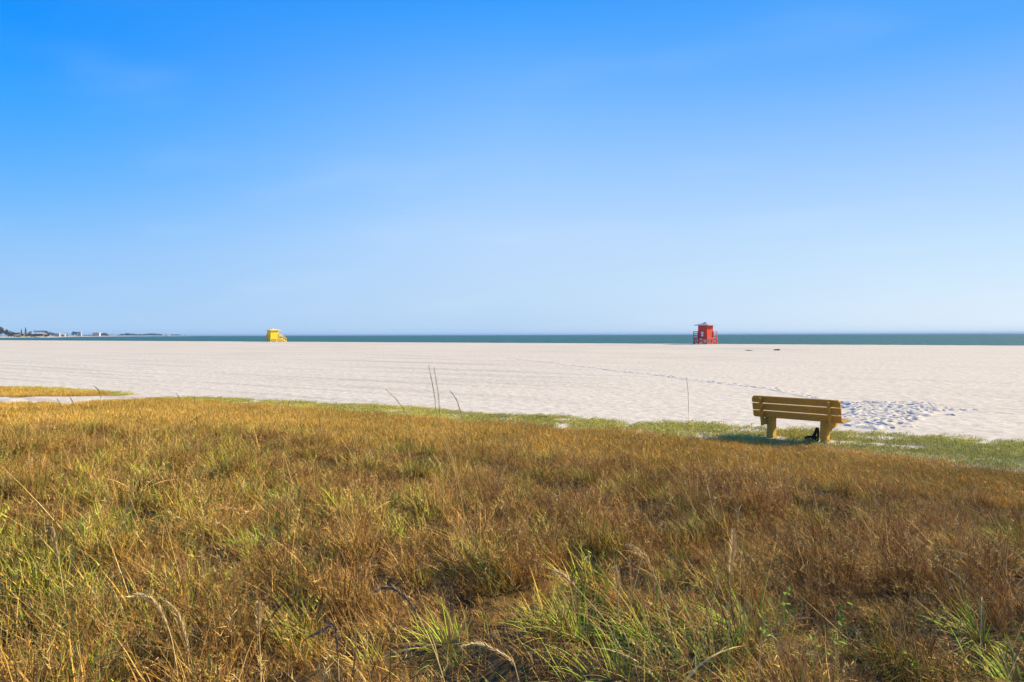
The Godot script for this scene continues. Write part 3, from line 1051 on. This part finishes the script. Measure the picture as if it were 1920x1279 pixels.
func make_bag() -> void:
	var x := 5.86
	var z := -13.35
	var o := thing("bag", "small black bag slumped on the ground against the bench leg", "bag", Vector3(x, height(x, z), z), deg_to_rad(-30))
	var b := Builder.new()
	var rows := []
	for k in 9:
		rows.append(k / 8.0)
	var columns := []
	for k in 17:
		columns.append(k / 16.0)
	var place := func(u: float, w: float) -> Vector3:
		var a := w * TAU
		var q := sin(u * PI)
		var lump := 1.0 + 0.12 * sin(a * 3.0 + u * 5.0) + 0.06 * sin(a * 7.0)
		return Vector3(cos(a) * 0.13 * pow(q, 0.6) * lump, -0.01 + 0.11 * (1.0 - cos(u * PI)) * 0.5 * lump, sin(a) * 0.08 * pow(q, 0.6) * lump)
	sheet(b, rows, columns, place, func(_a: float, _b: float) -> Color: return Color.WHITE)
	part("pouch", b, mats.black, o)
	var s := Builder.new()
	s.tube([Vector3(0.02, 0.08, -0.01), Vector3(0.055, 0.14, -0.02), Vector3(0.075, 0.2, -0.03), Vector3(0.1, 0.27, -0.03), Vector3(0.115, 0.26, -0.03), Vector3(0.12, 0.18, -0.03), Vector3(0.11, 0.08, -0.02)], [0.03, 0.032, 0.03, 0.028, 0.022, 0.02, 0.02], 8)
	part("strap", s, mats.strap, o)


# ------------------------------------------------------------------ lifeguard stands

func make_stands() -> void:
	stand("red timber lifeguard stand with pale roof at the far edge of the sand", Vector3(32.9, 0, -116.0), deg_to_rad(-50.0), mats.red, mats.roof_pale, 1.75, 1.05, 2.05, 0.5, 0.9, 1.1, false)
	stand("yellow timber lifeguard stand with steps at the far edge of the sand", Vector3(-64.1, 0, -183.0), deg_to_rad(-47.0), mats.yellow, mats.roof_cream, 2.2, 0.85, 2.1, 0.4, 0.35, 1.0, true)


func stand(label: String, at: Vector3, turn: float, m: Material, roof_m: Material, w: float, floor_y: float, body: float, roof_h: float, left: float, seaward: float, steps: bool) -> void:
	var o := thing("lifeguard_stand", label, "lifeguard stand", Vector3(at.x, height(at.x, at.z), at.z), turn, "lifeguard stands along the beach")
	var h := w / 2
	var x0 := -h - left
	var x1 := h + 0.12
	var z0 := -h - seaward
	var z1 := h + 0.12
	for x in [x0 + 0.08, x1 - 0.08]:
		for z in [z0 + 0.08, (z0 + z1) / 2, z1 - 0.08]:
			var b := Builder.new()
			b.box(Vector3(x, floor_y / 2 - 0.2, z), Vector3(0.14, floor_y + 0.35, 0.14), 0.01)
			part("post", b, m, o)
	for x in [x0 + 0.02, x1 - 0.02]:
		for k in 2:
			var za: float = z0 + 0.1 if k == 0 else (z0 + z1) / 2
			var zb: float = (z0 + z1) / 2 if k == 0 else z1 - 0.1
			for way in 2:
				var b := Builder.new()
				b.beam(Vector3(x - 0.03 * way, 0.08, za if way == 0 else zb), Vector3(x - 0.03 * way, floor_y - 0.1, zb if way == 0 else za), 0.05, 0.11)
				part("brace", b, m, o)
	for z in [z1 - 0.02, z0 + 0.02]:
		for way in 2:
			var b := Builder.new()
			b.beam(Vector3(x0 + 0.1 if way == 0 else x1 - 0.1, 0.08, z - 0.03 * way), Vector3(x1 - 0.1 if way == 0 else x0 + 0.1, floor_y - 0.1, z - 0.03 * way), 0.05, 0.11)
			part("brace", b, m, o)
	var deck := Builder.new()
	deck.box(Vector3((x0 + x1) / 2, floor_y, (z0 + z1) / 2), Vector3(x1 - x0, 0.16, z1 - z0), 0.01)
	part("deck", deck, m, o)
	# the cabin: four walls with vertical board battens, a shuttered window and a door
	var cab := Builder.new()
	cab.box(Vector3(0, floor_y + 0.08 + body / 2, 0), Vector3(w, body, w), 0.01)
	var cabin := part("cabin_wall", cab, m, o)
	for side in 4:
		for k in 6:
			var b := Builder.new()
			var turn_ := Basis(Vector3.UP, side * PI / 2)
			b.box(turn_ * Vector3(-h + 0.03 + k * (w - 0.06) / 5.0, floor_y + 0.08 + body / 2, h + 0.012), Vector3(0.05, body - 0.02, 0.024), 0.004, turn_)
			part("batten", b, m, cabin)
	var win := Builder.new()
	win.box(Vector3(0.0, floor_y + 1.45, -h - 0.02), Vector3(w * 0.7, 0.8, 0.05), 0.01)
	part("window", win, mats.glass_dark, cabin)
	var door := Builder.new()
	door.box(Vector3(-h - 0.02, floor_y + 1.06, 0.0), Vector3(0.05, 1.9, 0.8), 0.01)
	part("door", door, m, cabin)
	if not steps:
		for k in 2:
			var sign_ := Builder.new()
			sign_.box(Vector3(-0.05, floor_y + 0.45 + k * 0.42, h + 0.03), Vector3(0.42, 0.32, 0.02), 0.004)
			part("notice_board", sign_, mats.white, cabin)
	# hipped roof with wide eaves
	var roof := Builder.new()
	var ry := floor_y + 0.08 + body
	var e := h + 0.5
	var peak := Vector3(0, ry + roof_h, 0)
	var rim := [Vector3(-e, ry + 0.08, -e), Vector3(e, ry + 0.08, -e), Vector3(e, ry + 0.08, e), Vector3(-e, ry + 0.08, e)]
	var mid := Vector3(0, ry + 0.1, 0)
	for k in 4:
		var a: Vector3 = rim[k]
		var c: Vector3 = rim[(k + 1) % 4]
		roof.face([a, c, peak], mid)
		roof.face([a, c, c - Vector3(0, 0.09, 0), a - Vector3(0, 0.09, 0)], mid)
	var low := []
	for p in rim:
		low.append(p - Vector3(0, 0.09, 0))
	roof.face(low, mid)
	var r := part("roof", roof, roof_m, o)
	var cap := Builder.new()
	cap.box(peak + Vector3(0, -0.02, 0), Vector3(0.5, 0.12, 0.5), 0.03)
	part("ridge_cap", cap, roof_m, r)
	# railings round the open deck
	var corners := [Vector3(-h, 0, z1 - 0.05), Vector3(x0 + 0.05, 0, z1 - 0.05), Vector3(x0 + 0.05, 0, z0 + 0.05), Vector3(x1 - 0.05, 0, z0 + 0.05), Vector3(x1 - 0.05, 0, -h)]
	for k in corners.size():
		var b := Builder.new()
		b.box(corners[k] + Vector3(0, floor_y + 0.6, 0), Vector3(0.1, 1.06, 0.1), 0.008)
		part("rail_post", b, m, o)
		if k > 0:
			for j in 3:
				var rail := Builder.new()
				var y := Vector3(0, floor_y + 0.42 + 0.33 * j, 0)
				rail.beam(corners[k - 1] + y, corners[k] + y, 0.05, 0.13)
				part("rail", rail, m, o)
	if steps:
		for k in 5:
			var b := Builder.new()
			b.box(Vector3(0.5, floor_y * (5 - k) / 6.0, z0 - 0.12 - 0.24 * k), Vector3(0.9, 0.05, 0.26), 0.008)
			part("step", b, m, o)
		for s in [-1, 1]:
			var b := Builder.new()
			b.beam(Vector3(0.5 + s * 0.48, floor_y, z0), Vector3(0.5 + s * 0.48, -0.05, z0 - 1.35), 0.06, 0.2)
			part("stringer", b, m, o)
			var hand := Builder.new()
			hand.beam(Vector3(0.5 + s * 0.48, floor_y + 1.0, z0 + 0.05), Vector3(0.5 + s * 0.48, 0.9, z0 - 1.2), 0.05, 0.1)
			part("handrail", hand, m, o)
			var post := Builder.new()
			post.box(Vector3(0.5 + s * 0.48, 0.4, z0 - 1.2), Vector3(0.09, 1.0, 0.09), 0.006)
			part("rail_post", post, m, o)


func make_wrack() -> void:
	var list := [[Vector3(30.37, 0, -78.22), 0.17, 0.13, "dark lump of seaweed on the sand right of the red lifeguard stand"], [Vector3(27.03, 0, -77.75), 0.2, 0.04, "flat dark strip of seaweed on the sand nearer the red lifeguard stand"]]
	for row in list:
		var at: Vector3 = row[0]
		var o := thing("seaweed_clump", row[3], "seaweed", Vector3(at.x, height(at.x, at.z), at.z), 0.3, "seaweed clumps on the sand")
		for half in 2:
			var b := Builder.new()
			for k in 70:
				var p := Vector3(rng.randfn() * row[1] * 0.45, 0, rng.randfn() * 0.16)
				p.y = maxf(0.0, row[2] * exp(-2.5 * pow(p.x / row[1], 2.0)) * rng.randf_range(0.2, 1.0)) - 0.01
				var pts := [p]
				for j in 3:
					pts.append(pts[-1] + Vector3(rng.randf_range(-0.12, 0.12), rng.randf_range(-0.03, 0.035), rng.randf_range(-0.1, 0.1)))
				b.tube(pts, [0.012, 0.018, 0.015, 0.004], 4)
			part("fronds", b, mats.wrack if half == 0 else mats.bark, o).set_meta("kind", "stuff")


# ------------------------------------------------------------------ far shore

func make_far_shore() -> void:
	var front := [[-1.3, 900.0], [-0.95, 1050.0], [-0.75, 1150.0], [-0.70, 1200.0], [-0.672, 1300.0], [-0.655, 1700.0], [-0.64, 2200.0], [-0.60, 2900.0], [-0.55, 4000.0], [-0.50, 5000.0], [-0.47, 6200.0]]
	var b := Builder.new()
	var place := func(i: int, j: int) -> Vector3:
		var d: float = front[i][1]
		var p := Vector3(front[i][0] * d, 0, -d)
		var back: float = [0.0, 12.0, 60.0, 500.0][j]
		return p + Vector3(-0.75 * back, [-1.2, 0.1, 1.2, 2.0][j], -0.66 * back)
	sheet(b, range(front.size()), range(4), place, func(_a: int, _b: int) -> Color: return Color.WHITE)
	var shore := part("far_shore", b, mats.shore, self)
	tag(shore, "low far coast with a pale beach at the left horizon", "coast", "", "structure")
	var crowns := []
	for k in 3:
		crowns.append(crown_mesh(420, 0))
	crowns.append(crown_mesh(380, 1))
	crowns.append(crown_mesh(300, 2))
	# trees one can tell apart: share across, distance, height, width, crown, leaf, label
	var trees := [
		[-0.7485, 1180, 19.0, 17.0, 0, "leaf_brown", "tallest dark tree at the left picture edge on the far shore"],
		[-0.7425, 1185, 15.0, 14.0, 1, "leaf_brown", "big brownish tree right beside the tallest far tree"],
		[-0.737, 1190, 11.0, 14.0, 2, "leaf_brown", "third far tree counted from the left picture edge"],
		[-0.731, 1195, 9.5, 13.0, 0, "leaf_brown", "fourth far tree counted from the left picture edge"],
		[-0.7255, 1200, 9.0, 12.0, 1, "leaf", "low tree just left of the two pointed pines"],
		[-0.7187, 1210, 14.0, 8.0, 3, "leaf_dark", "left and smaller one of two pointed pines on the far shore"],
		[-0.7124, 1215, 17.0, 9.0, 3, "leaf_dark", "right and taller one of two pointed pines on the far shore"],
		[-0.706, 1225, 10.5, 10.0, 2, "leaf_brown", "low round tree just right of the two pointed pines"],
		[-0.6985, 1240, 11.5, 6.0, 4, "leaf_dark", "first palm right of the two pointed pines"],
		[-0.6945, 1245, 11.0, 6.0, 4, "leaf_dark", "second palm right of the two pointed pines"],
		[-0.6905, 1250, 11.5, 6.0, 4, "leaf_dark", "third palm right of the two pointed pines"],
		[-0.6865, 1255, 11.5, 6.5, 4, "leaf_dark", "fourth palm right of the two pointed pines"],
		[-0.683, 1262, 11.0, 6.0, 4, "leaf_dark", "last palm of the row right of the two pointed pines"],
		[-0.679, 1275, 11.0, 11.0, 0, "leaf_brown", "brown tree at the right end of the near part of the far shore"],
		[-0.674, 1290, 8.5, 10.0, 1, "leaf", "last low tree before the white far houses"],
		[-0.650, 2100, 10.0, 12.0, 2, "leaf_dark", "small tree between the white far houses and the blue wood"],
		[-0.6425, 2200, 17.0, 15.0, 0, "leaf_dark", "left one of two bluish trees beside the white far tower"],
		[-0.6385, 2210, 17.0, 15.0, 1, "leaf_dark", "right one of two bluish trees beside the white far tower"],
	]
	for row in trees:
		var d: float = row[1] + 30.0
		tree(Vector3(row[0] * d, 0.9, -d), row[2], row[3], crowns[row[4]], mats[row[5]], row[6])
	# houses: share across, distance, width, height, roof, wall, roof colour, label
	var houses := [
		[-0.722, 1185, 13.0, 3.2, 1.8, "wall_tan", "roof_brown", "tan house with brown roof below the two pointed pines"],
		[-0.7145, 1190, 10.0, 3.2, 1.8, "wall_tan", "roof_brown", "tan house with brown roof right below the taller pointed pine"],
		[-0.7000, 1205, 9.0, 5.5, 1.6, "wall_tan", "roof_white", "house with pale roof left of the long white roofed house"],
		[-0.6915, 1210, 12.0, 6.0, 1.6, "wall_pink", "roof_white", "long house with white roof below the row of palms"],
		[-0.6840, 1225, 9.0, 3.8, 2.0, "wall_pink", "roof_red", "pinkish house with red roof right of the white roofed house"],
		[-0.6665, 1600, 12.0, 8.0, 1.8, "wall_white", "roof_white", "tall pale house at the right end of the near trees"],
		[-0.6590, 1750, 14.0, 5.5, 2.0, "wall_white", "roof_white", "white far house left of the lower white one"],
		[-0.6530, 1850, 12.0, 5.0, 2.0, "wall_white", "roof_white", "lower white far house before the bluish trees"],
		[-0.6335, 2350, 11.0, 16.0, 1.5, "wall_white", "roof_white", "white tower block right of the two bluish trees"],
		[-0.6085, 2900, 26.0, 15.5, 3.5, "wall_pink", "roof_white", "pinkish apartment block on the far shore"],
		[-0.5880, 3300, 22.0, 10.0, 2.0, "wall_white", "roof_white", "small white block right of the pinkish apartment block"],
		[-0.5030, 4950, 24.0, 11.0, 2.0, "wall_white", "roof_white", "white house farthest right on the far shore"],
	]
	for row in houses:
		var d: float = row[1] + 12.0
		house(Vector3(row[0] * d, 0.4, -d), row[2], row[3], row[4], mats[row[5]], mats[row[6]], row[7])
	# woods too far off to count
	var woods := [[-0.628, -0.613, 2950.0, 12, 8.0, "low bluish scrub left of the pinkish apartment block"], [-0.604, -0.592, 3050.0, 26, 17.0, "bluish wood right of the pinkish apartment block"], [-0.578, -0.545, 3900.0, 46, 19.0, "long blue wood in the middle of the far shore"], [-0.545, -0.512, 4500.0, 44, 20.0, "long blue wood right of the middle of the far shore"], [-0.508, -0.478, 5400.0, 30, 15.0, "faint blue wood where the far shore ends"], [-0.738, -0.676, 1120.0, 64, 7.0, "low brown scrub between the nearest far houses"]]
	for row in woods:
		var o := thing("far_wood", row[5], "wood", Vector3.ZERO, 0.0, "woods on the far shore")
		o.set_meta("kind", "stuff")
		var mm := MultiMesh.new()
		mm.transform_format = MultiMesh.TRANSFORM_3D
		mm.mesh = crowns[1]
		mm.instance_count = row[3]
		for k in int(row[3]):
			var f := rng.randf()
			var d: float = row[2] + 60.0 + rng.randf_range(0, 120)
			var high: float = row[4] * rng.randf_range(0.65, 1.1) * (0.55 + 0.45 * sin(PI * clampf(f, 0.08, 0.92)))
			mm.set_instance_transform(k, Transform3D(Basis(Vector3.UP, rng.randf_range(0, TAU)).scaled(Vector3(high * 1.1, high, high * 1.1)), Vector3(lerpf(row[0], row[1], f) * d, 0.6, -d)))
		var w := MultiMeshInstance3D.new()
		w.name = "crowns"
		w.multimesh = mm
		w.material_override = mats.leaf if row[2] > 2000.0 else mats.leaf_brown
		o.add_child(w)


func crown_mesh(count: int, kind: int) -> ArrayMesh:
	# a crown of leaf sprays for a tree one unit high and about one unit wide
	var b := Builder.new()
	var lobes := []
	if kind == 0:
		for k in 9:
			var a := rng.randf_range(0, TAU)
			lobes.append([Vector3(cos(a) * rng.randf_range(0.05, 0.32), rng.randf_range(0.35, 0.82), sin(a) * rng.randf_range(0.05, 0.32)), rng.randf_range(0.12, 0.22)])
	for k in count:
		var p: Vector3
		var out: Vector3 = Vector3(rng.randfn(), rng.randfn(), rng.randfn()).normalized()
		var size := 0.07
		if kind == 0:
			var l: Array = lobes[k % lobes.size()]
			p = l[0] + out * l[1] * rng.randf_range(0.6, 1.0)
		elif kind == 1:
			var u := pow(rng.randf(), 0.8)
			var a := rng.randf_range(0, TAU)
			var tier := 0.75 + 0.25 * sin(u * 45.0)
			p = Vector3(cos(a), 0, sin(a)) * 0.5 * (1.0 - u) * tier * rng.randf_range(0.3, 1.0) + Vector3(0, 0.12 + 0.88 * u, 0)
			out = Vector3(cos(a), -0.3, sin(a))
			size = 0.05
		else:
			var a := float(k % 15) / 15.0 * TAU
			var u := rng.randf()
			p = Vector3(cos(a), 0, sin(a)) * u * 0.5 + Vector3(0, 0.86 + 0.14 * sin(u * PI) - 0.2 * u * u * (0.4 + 0.6 * absf(sin(a * 4.0))), 0)
			out = Vector3(cos(a + 1.5), -0.5, sin(a + 1.5))
			size = 0.06
		var side := out.cross(Vector3(rng.randf_range(-1, 1), rng.randf_range(-1, 1), rng.randf_range(-1, 1))).normalized()
		var s := size * rng.randf_range(0.7, 1.5)
		b.face([p - side * s * 0.6, p + out * s * 0.5, p + side * s * 0.6, p - out.cross(side) * s * 0.7], p - out)
	return b.mesh()


func tree(at: Vector3, high: float, wide: float, crown: Mesh, leaf: Material, label: String) -> void:
	var o := thing("pine_tree" if label.contains("pine") and label.contains("one of") else ("palm_tree" if label.contains("palm ") else "tree"), label, "tree", at, rng.randf_range(0, TAU), "trees on the far shore")
	var b := Builder.new()
	b.tube([Vector3(0, -0.5, 0), Vector3(0.1, high * 0.4, 0), Vector3(0.15, high * 0.85, 0.1)], [high * 0.025, high * 0.018, high * 0.008], 6)
	for k in 4:
		var a := k * 1.6
		b.tube([Vector3(0.1, high * (0.35 + 0.1 * k), 0), Vector3(cos(a) * wide * 0.15, high * (0.5 + 0.09 * k), sin(a) * wide * 0.15), Vector3(cos(a) * wide * 0.27, high * (0.58 + 0.08 * k), sin(a) * wide * 0.27)], [high * 0.01, high * 0.007, high * 0.003], 5)
	part("trunk", b, mats.bark, o)
	var c := MeshInstance3D.new()
	c.name = "crown"
	c.mesh = crown
	c.material_override = leaf
	c.scale = Vector3(wide, high, wide)
	o.add_child(c)


func house(at: Vector3, wide: float, high: float, roof_h: float, wall: Material, roof: Material, label: String) -> void:
	var o := thing("house" if high < 15.0 else "apartment_block", label, "building", at, rng.randf_range(0.2, 0.9), "buildings on the far shore")
	var deep := wide * 0.7
	var b := Builder.new()
	b.box(Vector3(0, high / 2, 0), Vector3(wide, high, deep))
	var w := part("wall", b, wall, o)
	var r := Builder.new()
	var e := Vector3(wide / 2 + 0.6, 0, deep / 2 + 0.6)
	var ridge := wide * 0.22
	var mid := Vector3(0, high + 0.3, 0)
	var c := [Vector3(-e.x, high + 0.05, -e.z), Vector3(e.x, high + 0.05, -e.z), Vector3(e.x, high + 0.05, e.z), Vector3(-e.x, high + 0.05, e.z)]
	var p := Vector3(-ridge, high + roof_h, 0)
	var q := Vector3(ridge, high + roof_h, 0)
	r.face([c[0], c[1], q, p], mid)
	r.face([c[3], c[2], q, p], mid)
	r.face([c[0], c[3], p], mid)
	r.face([c[1], c[2], q], mid)
	r.face([c[0], c[1], c[2], c[3]], mid)
	part("roof", r, roof, o)
	var floors := maxi(1, int(high / 3.2))
	for f in floors:
		for k in 4:
			var g := Builder.new()
			g.box(Vector3(wide * (-0.36 + 0.24 * k), high / floors * (f + 0.55), deep / 2 + 0.02), Vector3(wide * 0.12, high / floors * 0.45, 0.12))
			part("window", g, mats.glass_dark, w)
